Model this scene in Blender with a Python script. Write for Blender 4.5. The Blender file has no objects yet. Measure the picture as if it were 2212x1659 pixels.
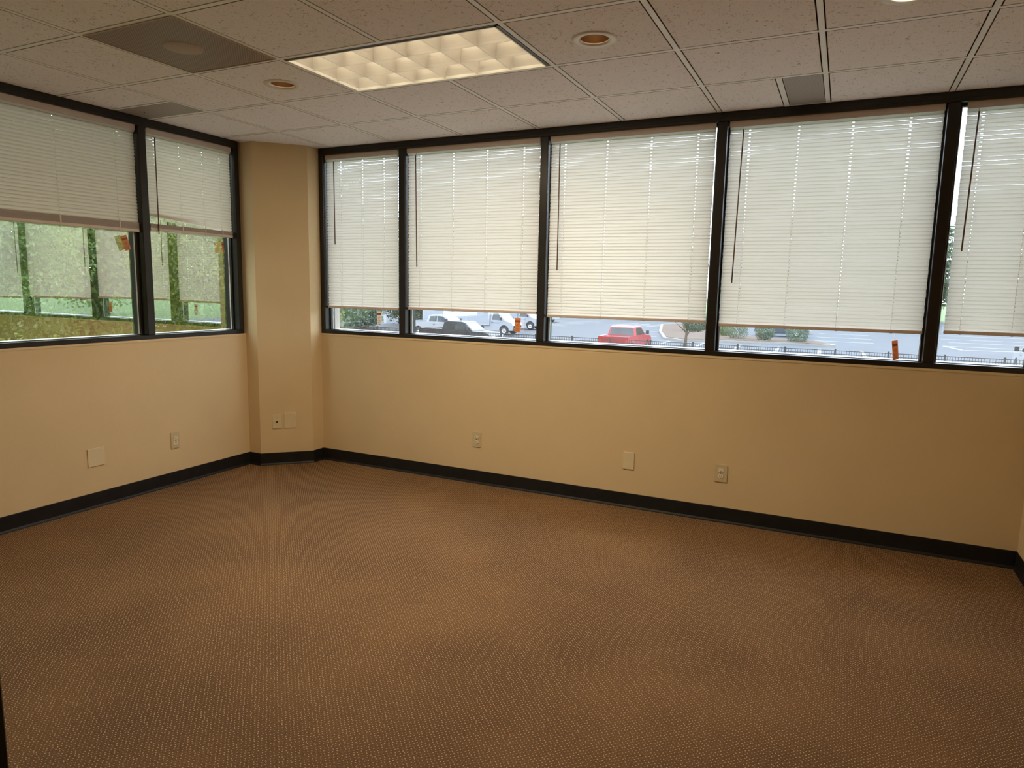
import bpy, bmesh, math, random
from mathutils import Vector, Matrix, noise
random.seed(7)
S = bpy.context.scene
COL = S.collection

# ------------------------------------------------------------------ camera
cam_d = bpy.data.cameras.new('camera'); cam = bpy.data.objects.new('camera', cam_d); COL.objects.link(cam)
cam.location = (2.6105, -2.7055, 1.5037)
cam.rotation_euler = (1.43167355, -0.0193683, 0.4500527)
cam_d.sensor_width = 36; cam_d.lens = 1475.24 / 2212 * 36; cam_d.clip_start = .05; cam_d.clip_end = 600
S.camera = cam

# ------------------------------------------------------------------ world (overcast daylight)
SKY = 4.4
w = bpy.data.worlds.new('overcast_sky'); S.world = w; w.use_nodes = True
nt = w.node_tree; nt.nodes.clear()
o = nt.nodes.new('ShaderNodeOutputWorld'); b = nt.nodes.new('ShaderNodeBackground')
tc = nt.nodes.new('ShaderNodeTexCoord'); nz = nt.nodes.new('ShaderNodeTexNoise'); rp = nt.nodes.new('ShaderNodeValToRGB')
nz.inputs['Scale'].default_value = 2.2; nz.inputs['Detail'].default_value = 5
rp.color_ramp.elements[0].color = (.76, .86, 1, 1); rp.color_ramp.elements[0].position = .3
rp.color_ramp.elements[1].color = (.93, .97, 1.0, 1); rp.color_ramp.elements[1].position = .7
nt.links.new(tc.outputs['Generated'], nz.inputs['Vector']); nt.links.new(nz.outputs['Fac'], rp.inputs['Fac'])
nt.links.new(rp.outputs['Color'], b.inputs['Color']); b.inputs['Strength'].default_value = SKY
nt.links.new(b.outputs[0], o.inputs[0])
S.view_settings.view_transform = 'Standard'; S.view_settings.look = 'None'
S.view_settings.gamma = 1; S.view_settings.use_curve_mapping = False
S.view_settings.exposure = 0.6
LAMP = 1.35

# ------------------------------------------------------------------ sizes
H = 2.605            # ceiling height
YB, XL, XR, YF = 1.82, -1.785, 3.59, -3.2
T = .6096
SILL, HEAD = 1.097, 2.55
GZ = -2.6            # the parking lot lies one storey down

# ------------------------------------------------------------------ helpers
def tag(ob, label=None, cat=None, group=None, kind=None):
    if label: ob['label'] = label
    if cat: ob['category'] = cat
    if group: ob['group'] = group
    if kind: ob['kind'] = kind
    return ob

def empty(name, loc=(0, 0, 0), rz=0):
    e = bpy.data.objects.new(name, None); COL.objects.link(e); e.location = loc; e.rotation_euler = (0, 0, rz)
    e.empty_display_size = .1
    return e

class MB:
    def __init__(s): s.bm = bmesh.new()
    def box(s, x0, x1, y0, y1, z0, z1, mi=0):
        v = [s.bm.verts.new((x, y, z)) for x in (x0, x1) for y in (y0, y1) for z in (z0, z1)]
        for f in ((0, 1, 3, 2), (4, 6, 7, 5), (0, 4, 5, 1), (2, 3, 7, 6), (0, 2, 6, 4), (1, 5, 7, 3)):
            s.bm.faces.new([v[i] for i in f]).material_index = mi
        return v
    def quad(s, *p, mi=0):
        f = s.bm.faces.new([s.bm.verts.new(q) for q in p]); f.material_index = mi; return f
    def tube(s, a, b, r, n=8, r2=None, cap=True, mi=0):
        a, b = Vector(a), Vector(b); d = (b - a).normalized(); r2 = r if r2 is None else r2
        u = d.orthogonal().normalized(); v = d.cross(u)
        A = [s.bm.verts.new(a + r * (math.cos(t) * u + math.sin(t) * v)) for t in [2 * math.pi * k / n for k in range(n)]]
        B = [s.bm.verts.new(b + r2 * (math.cos(t) * u + math.sin(t) * v)) for t in [2 * math.pi * k / n for k in range(n)]]
        for k in range(n):
            f = s.bm.faces.new((A[k], A[(k + 1) % n], B[(k + 1) % n], B[k])); f.smooth = True; f.material_index = mi
        if cap: s.bm.faces.new(A[::-1]).material_index = mi; s.bm.faces.new(B).material_index = mi
    def lathe(s, prof, c=(0, 0, 0), n=40, axis='Z', mi=0):
        rings = []
        for r, h in prof:
            ring = []
            for k in range(n):
                t = 2 * math.pi * k / n; x, y = r * math.cos(t), r * math.sin(t)
                p = (x, y, h) if axis == 'Z' else (x, h, y)
                ring.append(s.bm.verts.new((c[0] + p[0], c[1] + p[1], c[2] + p[2])))
            rings.append(ring)
        for A, B in zip(rings, rings[1:]):
            for k in range(n):
                f = s.bm.faces.new((A[k], A[(k + 1) % n], B[(k + 1) % n], B[k])); f.smooth = True; f.material_index = mi
    def prism(s, pts, fn, mi=0):
        """pts polygon; fn(p, side) -> 3D vert for side 0 and 1"""
        A = [s.bm.verts.new(fn(p, 0)) for p in pts]; B = [s.bm.verts.new(fn(p, 1)) for p in pts]
        n = len(pts)
        s.bm.faces.new(A).material_index = mi; s.bm.faces.new(B[::-1]).material_index = mi
        for k in range(n): s.bm.faces.new((A[k], B[k], B[(k + 1) % n], A[(k + 1) % n])).material_index = mi
    def bevel(s, off, seg=2):
        bmesh.ops.recalc_face_normals(s.bm, faces=s.bm.faces)
        es = [e for e in s.bm.edges if len(e.link_faces) == 2 and e.calc_face_angle(0) > .6]
        bmesh.ops.bevel(s.bm, geom=es, offset=off, segments=seg, affect='EDGES', profile=.6, clamp_overlap=True)
    def build(s, name, mats, parent=None, loc=None, recalc=True):
        if recalc: bmesh.ops.recalc_face_normals(s.bm, faces=s.bm.faces)
        me = bpy.data.meshes.new(name); s.bm.to_mesh(me); s.bm.free()
        for m in (mats if isinstance(mats, (list, tuple)) else [mats]): me.materials.append(m)
        ob = bpy.data.objects.new(name, me); COL.objects.link(ob)
        if parent: ob.parent = parent
        if loc: ob.location = loc
        return ob

def copy_tree(src, parent=None):
    c = src.copy(); COL.objects.link(c); c.parent = parent
    for ch in src.children: copy_tree(ch, c)
    return c

# ------------------------------------------------------------------ materials
def mat(name, col, rough=.6, metal=0, noise_s=0, noise_a=0, bump=0, bump_s=80, spec=.5, bump_d=.002):
    m = bpy.data.materials.new(name); m.use_nodes = True; n = m.node_tree; p = n.nodes['Principled BSDF']
    p.inputs['Base Color'].default_value = (*col, 1); p.inputs['Roughness'].default_value = rough
    p.inputs['Metallic'].default_value = metal; p.inputs['Specular IOR Level'].default_value = spec
    t = n.nodes.new('ShaderNodeTexCoord')
    if noise_a:
        q = n.nodes.new('ShaderNodeTexNoise'); q.inputs['Scale'].default_value = noise_s; q.inputs['Detail'].default_value = 4
        r = n.nodes.new('ShaderNodeValToRGB'); k = noise_a
        r.color_ramp.elements[0].position = .3; r.color_ramp.elements[1].position = .7
        r.color_ramp.elements[0].color = (*[c * (1 - k) for c in col], 1); r.color_ramp.elements[1].color = (*[min(1, c * (1 + k)) for c in col], 1)
        n.links.new(t.outputs['Object'], q.inputs['Vector']); n.links.new(q.outputs['Fac'], r.inputs['Fac']); n.links.new(r.outputs['Color'], p.inputs['Base Color'])
    if bump:
        q = n.nodes.new('ShaderNodeTexNoise'); q.inputs['Scale'].default_value = bump_s; q.inputs['Detail'].default_value = 3
        bb = n.nodes.new('ShaderNodeBump'); bb.inputs['Strength'].default_value = bump; bb.inputs['Distance'].default_value = bump_d
        n.links.new(t.outputs['Object'], q.inputs['Vector']); n.links.new(q.outputs['Fac'], bb.inputs['Height']); n.links.new(bb.outputs[0], p.inputs['Normal'])
    return m

def emit(name, col, s):
    m = bpy.data.materials.new(name); m.use_nodes = True; n = m.node_tree; n.nodes.clear()
    e = n.nodes.new('ShaderNodeEmission'); o = n.nodes.new('ShaderNodeOutputMaterial')
    e.inputs[0].default_value = (*col, 1); e.inputs[1].default_value = s; n.links.new(e.outputs[0], o.inputs[0]); return m

def translucent(name, col, tcol, f, rough=.5, gloss=.04, noise_a=0, noise_s=3):
    m = bpy.data.materials.new(name); m.use_nodes = True; n = m.node_tree; n.nodes.clear()
    d = n.nodes.new('ShaderNodeBsdfDiffuse'); t = n.nodes.new('ShaderNodeBsdfTranslucent'); mx = n.nodes.new('ShaderNodeMixShader')
    g = n.nodes.new('ShaderNodeBsdfGlossy'); m2 = n.nodes.new('ShaderNodeMixShader'); o = n.nodes.new('ShaderNodeOutputMaterial')
    d.inputs[0].default_value = (*col, 1); t.inputs[0].default_value = (*tcol, 1); g.inputs['Roughness'].default_value = rough
    mx.inputs[0].default_value = f; m2.inputs[0].default_value = gloss
    n.links.new(d.outputs[0], mx.inputs[1]); n.links.new(t.outputs[0], mx.inputs[2])
    n.links.new(mx.outputs[0], m2.inputs[1]); n.links.new(g.outputs[0], m2.inputs[2]); n.links.new(m2.outputs[0], o.inputs[0])
    if noise_a:
        tc = n.nodes.new('ShaderNodeTexCoord'); q = n.nodes.new('ShaderNodeTexNoise'); q.inputs['Scale'].default_value = noise_s; q.inputs['Detail'].default_value = 6
        n.links.new(tc.outputs['Object'], q.inputs['Vector'])
        for node, c in ((d, col), (t, tcol)):
            r = n.nodes.new('ShaderNodeValToRGB'); r.color_ramp.elements[0].position = .32; r.color_ramp.elements[1].position = .68
            r.color_ramp.elements[0].color = (*[x * (1 - noise_a) for x in c], 1); r.color_ramp.elements[1].color = (*[min(1, x * (1 + noise_a)) for x in c], 1)
            n.links.new(q.outputs['Fac'], r.inputs['Fac']); n.links.new(r.outputs[0], node.inputs[0])
    return m

def glass(name, refl=.2, tint=(.86, .93, .9), dirt=.0):
    """flat window pane: see-through plus mirror reflection, with wiped-dust smears"""
    m = bpy.data.materials.new(name); m.use_nodes = True; n = m.node_tree; n.nodes.clear()
    t = n.nodes.new('ShaderNodeBsdfTransparent'); g = n.nodes.new('ShaderNodeBsdfGlossy'); mx = n.nodes.new('ShaderNodeMixShader'); o = n.nodes.new('ShaderNodeOutputMaterial')
    lw = n.nodes.new('ShaderNodeLayerWeight'); lw.inputs[0].default_value = .35
    mr = n.nodes.new('ShaderNodeMapRange'); mr.inputs['To Min'].default_value = refl; mr.inputs['To Max'].default_value = 1
    n.links.new(lw.outputs['Fresnel'], mr.inputs['Value']); n.links.new(mr.outputs[0], mx.inputs[0])
    t.inputs[0].default_value = (*tint, 1); g.inputs['Roughness'].default_value = 0; g.inputs[0].default_value = (.95, .97, .96, 1)
    n.links.new(t.outputs[0], mx.inputs[1]); n.links.new(g.outputs[0], mx.inputs[2])
    last = mx
    if dirt:
        d = n.nodes.new('ShaderNodeBsdfTranslucent'); d.inputs[0].default_value = (.9, .93, .95, 1)
        tc = n.nodes.new('ShaderNodeTexCoord'); q = n.nodes.new('ShaderNodeTexNoise'); q.inputs['Scale'].default_value = 2.6; q.inputs['Detail'].default_value = 6
        q.inputs['Distortion'].default_value = .6
        r = n.nodes.new('ShaderNodeMapRange'); r.inputs['From Min'].default_value = .5; r.inputs['From Max'].default_value = .75
        r.inputs['To Min'].default_value = dirt * .3; r.inputs['To Max'].default_value = dirt
        n.links.new(tc.outputs['Object'], q.inputs['Vector']); n.links.new(q.outputs['Fac'], r.inputs['Value'])
        m3 = n.nodes.new('ShaderNodeMixShader'); n.links.new(r.outputs[0], m3.inputs[0])
        n.links.new(mx.outputs[0], m3.inputs[1]); n.links.new(d.outputs[0], m3.inputs[2]); last = m3
    n.links.new(last.outputs[0], o.inputs[0]); return m

def carpet():
    m = bpy.data.materials.new('brown pin-dot loop carpet'); m.use_nodes = True; n = m.node_tree; p = n.nodes['Principled BSDF']
    L = n.links.new
    tc = n.nodes.new('ShaderNodeTexCoord')
    mp = n.nodes.new('ShaderNodeMapping'); mp.inputs['Rotation'].default_value = (0, 0, math.radians(45)); mp.inputs['Scale'].default_value = (78, 78, 78)
    v = n.nodes.new('ShaderNodeTexVoronoi'); v.inputs['Randomness'].default_value = .36; v.voronoi_dimensions = '2D'; v.inputs['Scale'].default_value = 1
    L(tc.outputs['Object'], mp.inputs['Vector']); L(mp.outputs[0], v.inputs['Vector'])
    dot = n.nodes.new('ShaderNodeMapRange'); dot.interpolation_type = 'SMOOTHSTEP'
    for k, x in zip(('From Min', 'From Max', 'To Min', 'To Max'), (.10, .25, 1, 0)): dot.inputs[k].default_value = x
    L(v.outputs['Distance'], dot.inputs['Value'])
    big = n.nodes.new('ShaderNodeTexNoise'); big.inputs['Scale'].default_value = 1.4; big.inputs['Detail'].default_value = 3
    fine = n.nodes.new('ShaderNodeTexNoise'); fine.inputs['Scale'].default_value = 140; fine.inputs['Detail'].default_value = 3
    L(tc.outputs['Object'], big.inputs['Vector']); L(tc.outputs['Object'], fine.inputs['Vector'])
    r = n.nodes.new('ShaderNodeValToRGB'); r.color_ramp.elements[0].position = .35; r.color_ramp.elements[1].position = .65
    r.color_ramp.elements[0].color = (.15, .073, .027, 1); r.color_ramp.elements[1].color = (.215, .108, .041, 1)
    L(big.outputs['Fac'], r.inputs['Fac'])
    m1 = n.nodes.new('ShaderNodeMix'); m1.data_type = 'RGBA'; m1.blend_type = 'MULTIPLY'; m1.inputs[0].default_value = .75
    L(r.outputs[0], m1.inputs[6])
    fr = n.nodes.new('ShaderNodeValToRGB'); fr.color_ramp.elements[0].position = .3; fr.color_ramp.elements[0].color = (.35, .33, .30, 1); fr.color_ramp.elements[1].position = .65
    L(fine.outputs['Fac'], fr.inputs['Fac']); L(fr.outputs[0], m1.inputs[7])
    m2 = n.nodes.new('ShaderNodeMix'); m2.data_type = 'RGBA'; m2.inputs[7].default_value = (.72, .52, .30, 1)
    L(dot.outputs[0], m2.inputs[0]); L(m1.outputs[2], m2.inputs[6]); L(m2.outputs[2], p.inputs['Base Color'])
    p.inputs['Roughness'].default_value = .85; p.inputs['Specular IOR Level'].default_value = .25
    bp = n.nodes.new('ShaderNodeBump'); bp.inputs['Strength'].default_value = .9; bp.inputs['Distance'].default_value = .007
    ad = n.nodes.new('ShaderNodeMath'); ad.operation = 'MULTIPLY_ADD'; ad.inputs[1].default_value = .35
    L(fine.outputs['Fac'], ad.inputs[0]); L(dot.outputs[0], ad.inputs[2]); L(ad.outputs[0], bp.inputs['Height']); L(bp.outputs[0], p.inputs['Normal'])
    return m

def tile_mat():
    m = bpy.data.materials.new('fissured acoustic tile'); m.use_nodes = True; n = m.node_tree; p = n.nodes['Principled BSDF']; L = n.links.new
    tc = n.nodes.new('ShaderNodeTexCoord')
    q = n.nodes.new('ShaderNodeTexNoise'); q.inputs['Scale'].default_value = 62; q.inputs['Detail'].default_value = 2; q.inputs['Distortion'].default_value = 1.8
    L(tc.outputs['Object'], q.inputs['Vector'])
    hole = n.nodes.new('ShaderNodeMapRange')
    for k, x in zip(('From Min', 'From Max', 'To Min', 'To Max'), (.30, .375, 1, 0)): hole.inputs[k].default_value = x
    L(q.outputs['Fac'], hole.inputs['Value'])
    v = n.nodes.new('ShaderNodeTexVoronoi'); v.inputs['Scale'].default_value = 95; L(tc.outputs['Object'], v.inputs['Vector'])
    pin = n.nodes.new('ShaderNodeMapRange')
    for k, x in zip(('From Min', 'From Max', 'To Min', 'To Max'), (.08, .17, .8, 0)): pin.inputs[k].default_value = x
    L(v.outputs['Distance'], pin.inputs['Value'])
    mx = n.nodes.new('ShaderNodeMath'); mx.operation = 'MAXIMUM'; L(hole.outputs[0], mx.inputs[0]); L(pin.outputs[0], mx.inputs[1])
    c = n.nodes.new('ShaderNodeMix'); c.data_type = 'RGBA'; c.inputs[6].default_value = (.90, .85, .855, 1); c.inputs[7].default_value = (.42, .34, .28, 1)
    L(mx.outputs[0], c.inputs[0]); L(c.outputs[2], p.inputs['Base Color']); p.inputs['Roughness'].default_value = .9
    bp = n.nodes.new('ShaderNodeBump'); bp.invert = True; bp.inputs['Strength'].default_value = .6; bp.inputs['Distance'].default_value = .003
    L(mx.outputs[0], bp.inputs['Height']); L(bp.outputs[0], p.inputs['Normal'])
    return m

def perforated(name, base, dark, sc, circ=None):
    m = bpy.data.materials.new(name); m.use_nodes = True; n = m.node_tree; p = n.nodes['Principled BSDF']; L = n.links.new
    tc = n.nodes.new('ShaderNodeTexCoord'); mp = n.nodes.new('ShaderNodeMapping'); mp.inputs['Scale'].default_value = (sc, sc, sc); mp.inputs['Rotation'].default_value = (0, 0, math.radians(45))
    v = n.nodes.new('ShaderNodeTexVoronoi'); v.voronoi_dimensions = '2D'; v.inputs['Randomness'].default_value = 0; v.inputs['Scale'].default_value = 1
    L(tc.outputs['Object'], mp.inputs[0]); L(mp.outputs[0], v.inputs['Vector'])
    r = n.nodes.new('ShaderNodeMapRange')
    for k, x in zip(('From Min', 'From Max', 'To Min', 'To Max'), (.3, .38, 1, 0)): r.inputs[k].default_value = x
    L(v.outputs['Distance'], r.inputs['Value'])
    c = n.nodes.new('ShaderNodeMix'); c.data_type = 'RGBA'; c.inputs[6].default_value = (*base, 1); c.inputs[7].default_value = (*dark, 1)
    L(r.outputs[0], c.inputs[0]); L(c.outputs[2], p.inputs['Base Color']); p.inputs['Roughness'].default_value = .5
    return m

M = {}
M['wall'] = mat('warm tan wall paint', (.67, .51, .295), .75, bump=.25, bump_s=160, noise_s=2.5, noise_a=.03)
M['bead'] = mat('painted corner bead', (.70, .55, .34), .6, noise_s=30, noise_a=.05)
M['carpet'] = carpet(); M['tile'] = tile_mat()
M['tile_edge'] = mat('raw tile edge with shadow tone', (.24, .16, .10), .9, noise_s=60, noise_a=.2)  # unpainted brown edge, colour darkened to draw shadow lines along the reveals
M['grid'] = mat('off-white ceiling grid', (.86, .84, .81), .45, noise_s=8, noise_a=.04)
M['slab'] = mat('plenum concrete', (.25, .24, .22), .9, noise_s=3, noise_a=.2)
M['base'] = mat('black vinyl base', (.012, .011, .011), .5, noise_s=12, noise_a=.25, bump=.1, bump_s=30, spec=.25)
M['bronze'] = mat('dark bronze aluminium', (.022, .018, .015), .33, metal=.35, noise_s=15, noise_a=.15)
M['gasket'] = mat('pale glazing gasket', (.80, .83, .85), .35, noise_s=20, noise_a=.08)
M['exterior'] = mat('exterior precast', (.27, .225, .185), .85, noise_s=5, noise_a=.12, bump=.4)
M['glassL'] = glass('side window glass', .40, (.80, .88, .80), dirt=0)
M['glassB'] = glass('rear window glass', .12, (.86, .93, .98), dirt=.03)
M['slat'] = translucent('cream vinyl slat', (.77, .72, .65), (.85, .785, .71), .345, .4, .05)
M['rail'] = mat('cream blind rail', (.62, .52, .46), .4, noise_s=10, noise_a=.05)
M['headrail'] = translucent('white blind head rail', (.85, .83, .80), (.95, .93, .9), .6)
M['cord'] = mat('white ladder cord', (.78, .74, .66), .8, noise_s=100, noise_a=.05)
M['wand'] = mat('smoky brown wand', (.16, .085, .065), .2, noise_s=30, noise_a=.1)
M['tag_orange'] = translucent('orange card', (.72, .36, .16), (.8, .36, .14), .4)
M['tag_cream'] = translucent('cream card', (.83, .76, .66), (.85, .74, .62), .4)
M['tag_print'] = mat('dark orange print', (.35, .09, .02), .6, noise_s=60, noise_a=.1)
M['plate'] = mat('almond wall plate', (.70, .58, .37), .35, noise_s=12, noise_a=.03)
M['plate_dark'] = mat('beige outlet plate', (.58, .47, .285), .38, noise_s=12, noise_a=.04)
M['ivory'] = mat('ivory receptacle', (.80, .73, .56), .3, noise_s=25, noise_a=.03)
M['slot'] = mat('black slot', (.01, .008, .008), .5, noise_s=20, noise_a=.2)
M['jackred'] = mat('dark red jack', (.06, .012, .02), .4, noise_s=20, noise_a=.2)
M['black'] = mat('black painted metal', (.012, .011, .011), .4, noise_s=20, noise_a=.2)
M['troffer'] = mat('white enamel reflector', (.88, .86, .82), .3, noise_s=10, noise_a=.02)
M['louver'] = translucent('semi-specular louver', (.80, .77, .75), (.9, .8, .6), .16, .22, .22)
M['trim_ring'] = mat('white trim ring', (.74, .70, .65), .4, noise_s=15, noise_a=.03)
M['gold'] = mat('bronze reflector cone', (.42, .27, .15), .3, metal=.85, noise_s=30, noise_a=.08)
M['perf'] = perforated('perforated brown grille', (.34, .235, .185), (.12, .09, .07), 95)
M['perf_disc'] = mat('grille blank disc', (.40, .30, .24), .5, noise_s=40, noise_a=.05)
M['perf_grey'] = perforated('perforated grey grille', (.42, .36, .32), (.18, .15, .135), 120)
M['tube'] = emit('fluorescent tube', (1.0, .85, .58), 5.0 * LAMP)
M['lamp'] = emit('lit reflector lamp', (1.0, .80, .52), 2.2 * LAMP)
M['door'] = mat('black-brown stained door', (.012, .009, .008), .3, noise_s=6, noise_a=.3)
M['steel'] = mat('brushed steel', (.5, .49, .47), .3, metal=.9, noise_s=40, noise_a=.05)
# outside
M['asphalt'] = mat('pale weathered asphalt', (.046, .053, .066), .75, noise_s=.35, noise_a=.14, bump=.3, bump_s=20)
M['paint'] = mat('white line paint', (.30, .31, .31), .6, noise_s=4, noise_a=.08)
M['kerb'] = mat('concrete kerb', (.22, .21, .19), .8, noise_s=2, noise_a=.08)
M['mulch'] = mat('pine mulch', (.085, .055, .038), .95, noise_s=3, noise_a=.35)
M['grass'] = mat('mown grass', (.08, .13, .03), .9, noise_s=1.2, noise_a=.35)
M['soil'] = mat('leaf litter bank', (.16, .11, .055), .95, noise_s=2, noise_a=.4)
M['leaf'] = translucent('bright maple leaves', (.115, .175, .042), (.21, .31, .065), .42, .5, .05, .45, 1.3)
M['leaf_y'] = translucent('yellow-green leaves', (.15, .175, .028), (.25, .29, .04), .42, .5, .05, .4, 1.8)
M['leaf_d'] = translucent('dark evergreen leaves', (.028, .062, .02), (.05, .10, .026), .3, .5, .05, .5, 1.2)
M['leaf_g'] = translucent('grey-green leaves', (.10, .14, .08), (.14, .2, .1), .35, .5, .05, .35, 2)
M['bark'] = mat('brown bark', (.13, .09, .06), .9, noise_s=12, noise_a=.3, bump=.6, bump_s=15)
M['iron'] = mat('black iron fence', (.015, .016, .018), .5, noise_s=6, noise_a=.2)
def paint(name, c, r=.25): return mat(name, c, r, noise_s=1.5, noise_a=.03)
M['p_white'] = paint('white car paint', (.31, .32, .34)); M['p_red'] = paint('red truck paint', (.30, .012, .018)); M['p_grey'] = paint('dark grey truck paint', (.028, .031, .037))
M['p_silver'] = paint('silver car paint', (.3, .32, .33)); M['p_dark'] = paint('dark blue car paint', (.04, .052, .07)); M['box'] = mat('white box panel', (.27, .29, .325), .45, noise_s=1, noise_a=.02)
M['cglass'] = mat('dark car glass', (.03, .038, .042), .06, noise_s=2, noise_a=.3); M['cglass_l'] = mat('pale windshield', (.15, .2, .2), .08, noise_s=2, noise_a=.2)
M['tyre'] = mat('tyre rubber', (.02, .02, .022), .8, noise_s=10, noise_a=.2); M['rim'] = mat('alloy rim', (.55, .56, .58), .3, metal=.6, noise_s=10, noise_a=.1)
M['tail'] = mat('red tail light', (.5, .02, .02), .2, noise_s=10, noise_a=.1); M['headl'] = mat('clear headlight', (.7, .7, .68), .1, noise_s=10, noise_a=.1)
M['trimk'] = mat('black plastic trim', (.025, .025, .027), .5, noise_s=10, noise_a=.2); M['decal'] = mat('blue fleet lettering', (.05, .18, .4), .4, noise_s=10, noise_a=.1)

# ------------------------------------------------------------------ room shell
def struct(mb, name, m, parent=None, recalc=True):
    ob = mb.build(name, m, parent, recalc=recalc)
    if parent is None: ob['kind'] = 'structure'
    return ob
YH = -4.9   # end of the hall behind the doorway
mb = MB(); mb.box(XL - .25, XR + .25, YH - .1, YB + .25, -.12, 0); struct(mb, 'floor', M['carpet'])
mb = MB(); mb.box(XL - .3, XR + .3, YH - .2, YB + .3, 3.05, 3.2); struct(mb, 'trim_1', M['slab'])          # slab over the plenum
mb = MB(); mb.box(XL - .2, XR + .2, YB, YB + .15, -.6, SILL); mb.box(XL - .2, XR + .2, YB + .01, YB + .15, H, 3.05); struct(mb, 'wall_back', M['wall'])
LW0 = -3.06
mb = MB(); mb.box(XL - .15, XL, YF - .1, YB, -.6, SILL); mb.box(XL - .15, XL - .01, YF - .1, YB, H, 3.05); mb.box(XL - .15, XL, YF - .1, LW0, SILL, H); mb.box(XL - .15, XL, YH - .1, YF - .1, -.6, 3.05)
struct(mb, 'wall_left', M['wall'])
mb = MB(); mb.box(XR, XR + .15, YH - .1, YB, -.6, 3.05); struct(mb, 'wall_right', M['wall'])
DX0, DX1 = 1.797, 2.717
mb = MB(); mb.box(XL, DX0 - .04, YF - .12, YF, 0, 3.05); mb.box(DX1 + .04, XR, YF - .12, YF, 0, 3.05); mb.box(DX0 - .04, DX1 + .04, YF - .12, YF, 2.14, 3.05); struct(mb, 'wall_front', M['wall'])
mb = MB(); mb.box(XL - .1, XR + .1, YH - .12, YH, 0, 3.05); struct(mb, 'wall_hall', M['wall'])
# chamfered corner column
colp = [(XL - .14, 1.395), (-1.66, 1.395), (-1.365, 1.69), (-1.365, YB + .14), (XL - .14, YB + .14)]
mb = MB(); mb.prism(colp, lambda p, s: (p[0], p[1], -.3 if s == 0 else 3.04)); struct(mb, 'wall_corner', M['wall'])
mb = MB(); e = .16
mb.prism([(XL - e, 1.362), (XL - .1, 1.362), (XL - .1, YB + .1), (-1.3, YB + .1), (-1.3, YB + e), (XL - e, YB + e)], lambda p, s: (p[0], p[1], GZ if s == 0 else 3.2)); struct(mb, 'wall_exterior', M['exterior'])

# baseboards with a small toe
def baseboard(name, pts):
    mb = MB()
    for (a, b) in zip(pts, pts[1:]):
        a, b = Vector(a), Vector(b); d = (b - a).normalized(); n = Vector((d.y, -d.x))   # room on the right-hand side
        prof = [(-.001, 0), (.013, 0), (.011, .006), (.0045, .016), (.003, .10), (.001, .103), (-.001, .103)]
        ext = .004
        P = [(a - d * 0, 0), (b + d * 0, 1)]
        mb.prism(prof, lambda p, s: ((a if s == 0 else b) + n * p[0]).to_tuple() + (p[1],))
    return struct(mb, name, M['base'])
baseboard('baseboard_left', [(XL, YF), (XL, 1.395), (-1.66, 1.395)])
baseboard('baseboard_corner', [(-1.664, 1.391), (-1.361, 1.694)])
baseboard('baseboard_back', [(-1.365, 1.69), (-1.365, YB), (XR, YB)])
baseboard('baseboard_right', [(XR, YB), (XR, YF)])
# bead under each window frame
mb = MB(); mb.box(-1.36, XR, YB - .003, YB + .001, SILL - .014, SILL - .002); struct(mb, 'trim_2', M['bead'])
mb = MB(); mb.box(XL - .001, XL + .003, LW0, 1.39, SILL - .014, SILL - .002); struct(mb, 'trim_3', M['bead'])

# ------------------------------------------------------------------ windows (local x along the wall, y outwards)
def window(name, loc, rz, x0, x1, mull, gmat, mull_w=.058):
    r = empty(name, loc, rz); r['kind'] = 'structure'
    D = .15
    def bar(nm, a, b, z0, z1, y0=-.003, y1=D):
        m = MB(); m.box(a, b, y0, y1, z0, z1); m.bevel(.003, 1); return m.build(nm, M['bronze'], r)
    bar('header', x0, x1, HEAD, H + .002); bar('window_sill', x0, x1, SILL, SILL + .031)
    m = MB(); m.box(x0, x1, -.006, 0.0, HEAD + .018, HEAD + .022); m.build('header_rib', M['bronze'], r)
    edges = [x0 + .045] + [e for c in mull for e in (c - mull_w / 2, c + mull_w / 2)] + [x1 - .045]
    bar('jamb', x0, x0 + .045, SILL + .031, HEAD); bar('jamb', x1 - .045, x1, SILL + .031, HEAD)
    for c in mull: bar('mullion', c - mull_w / 2, c + mull_w / 2, SILL + .031, HEAD)
    op = list(zip(edges[::2], edges[1::2]))
    for a, b_ in op:
        z0, z1 = SILL + .031, HEAD
        m = MB(); q = .012
        for bx in ((a, a + q, z0, z1), (b_ - q, b_, z0, z1), (a + q, b_ - q, z0, z0 + .004), (a + q, b_ - q, z1 - q, z1)): m.box(bx[0], bx[1], .055, .074, bx[2], bx[3])
        m.build('glazing_stop', M['bronze'], r)
        m = MB(); q = .017
        for bx in ((a, a + q, z0, z1), (b_ - q, b_, z0, z1), (a + q, b_ - q, z0, z0 + .004), (a + q, b_ - q, z1 - q, z1)): m.box(bx[0], bx[1], .0745, .0775, bx[2], bx[3])
        m.box(a, b_, .082, D + .02, z0 - .002, z0 + .002)
        m.build('gasket', M['gasket'], r)
        m = MB(); m.quad((a + .002, .079, z0 + .002), (b_ - .002, .079, z0 + .002), (b_ - .002, .079, z1 - .002), (a + .002, .079, z1 - .002)); m.build('pane', gmat, r)
    return op
opL = window('window_1', (XL, 0, 0), math.pi / 2, LW0, 1.378, [-1.845, -.650, .547], M['glassL'])
opB = window('window_2', (0, YB, 0), 0, -1.362, XR - .002, [-.540, .654, 1.851, 3.069], M['glassB'])

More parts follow.
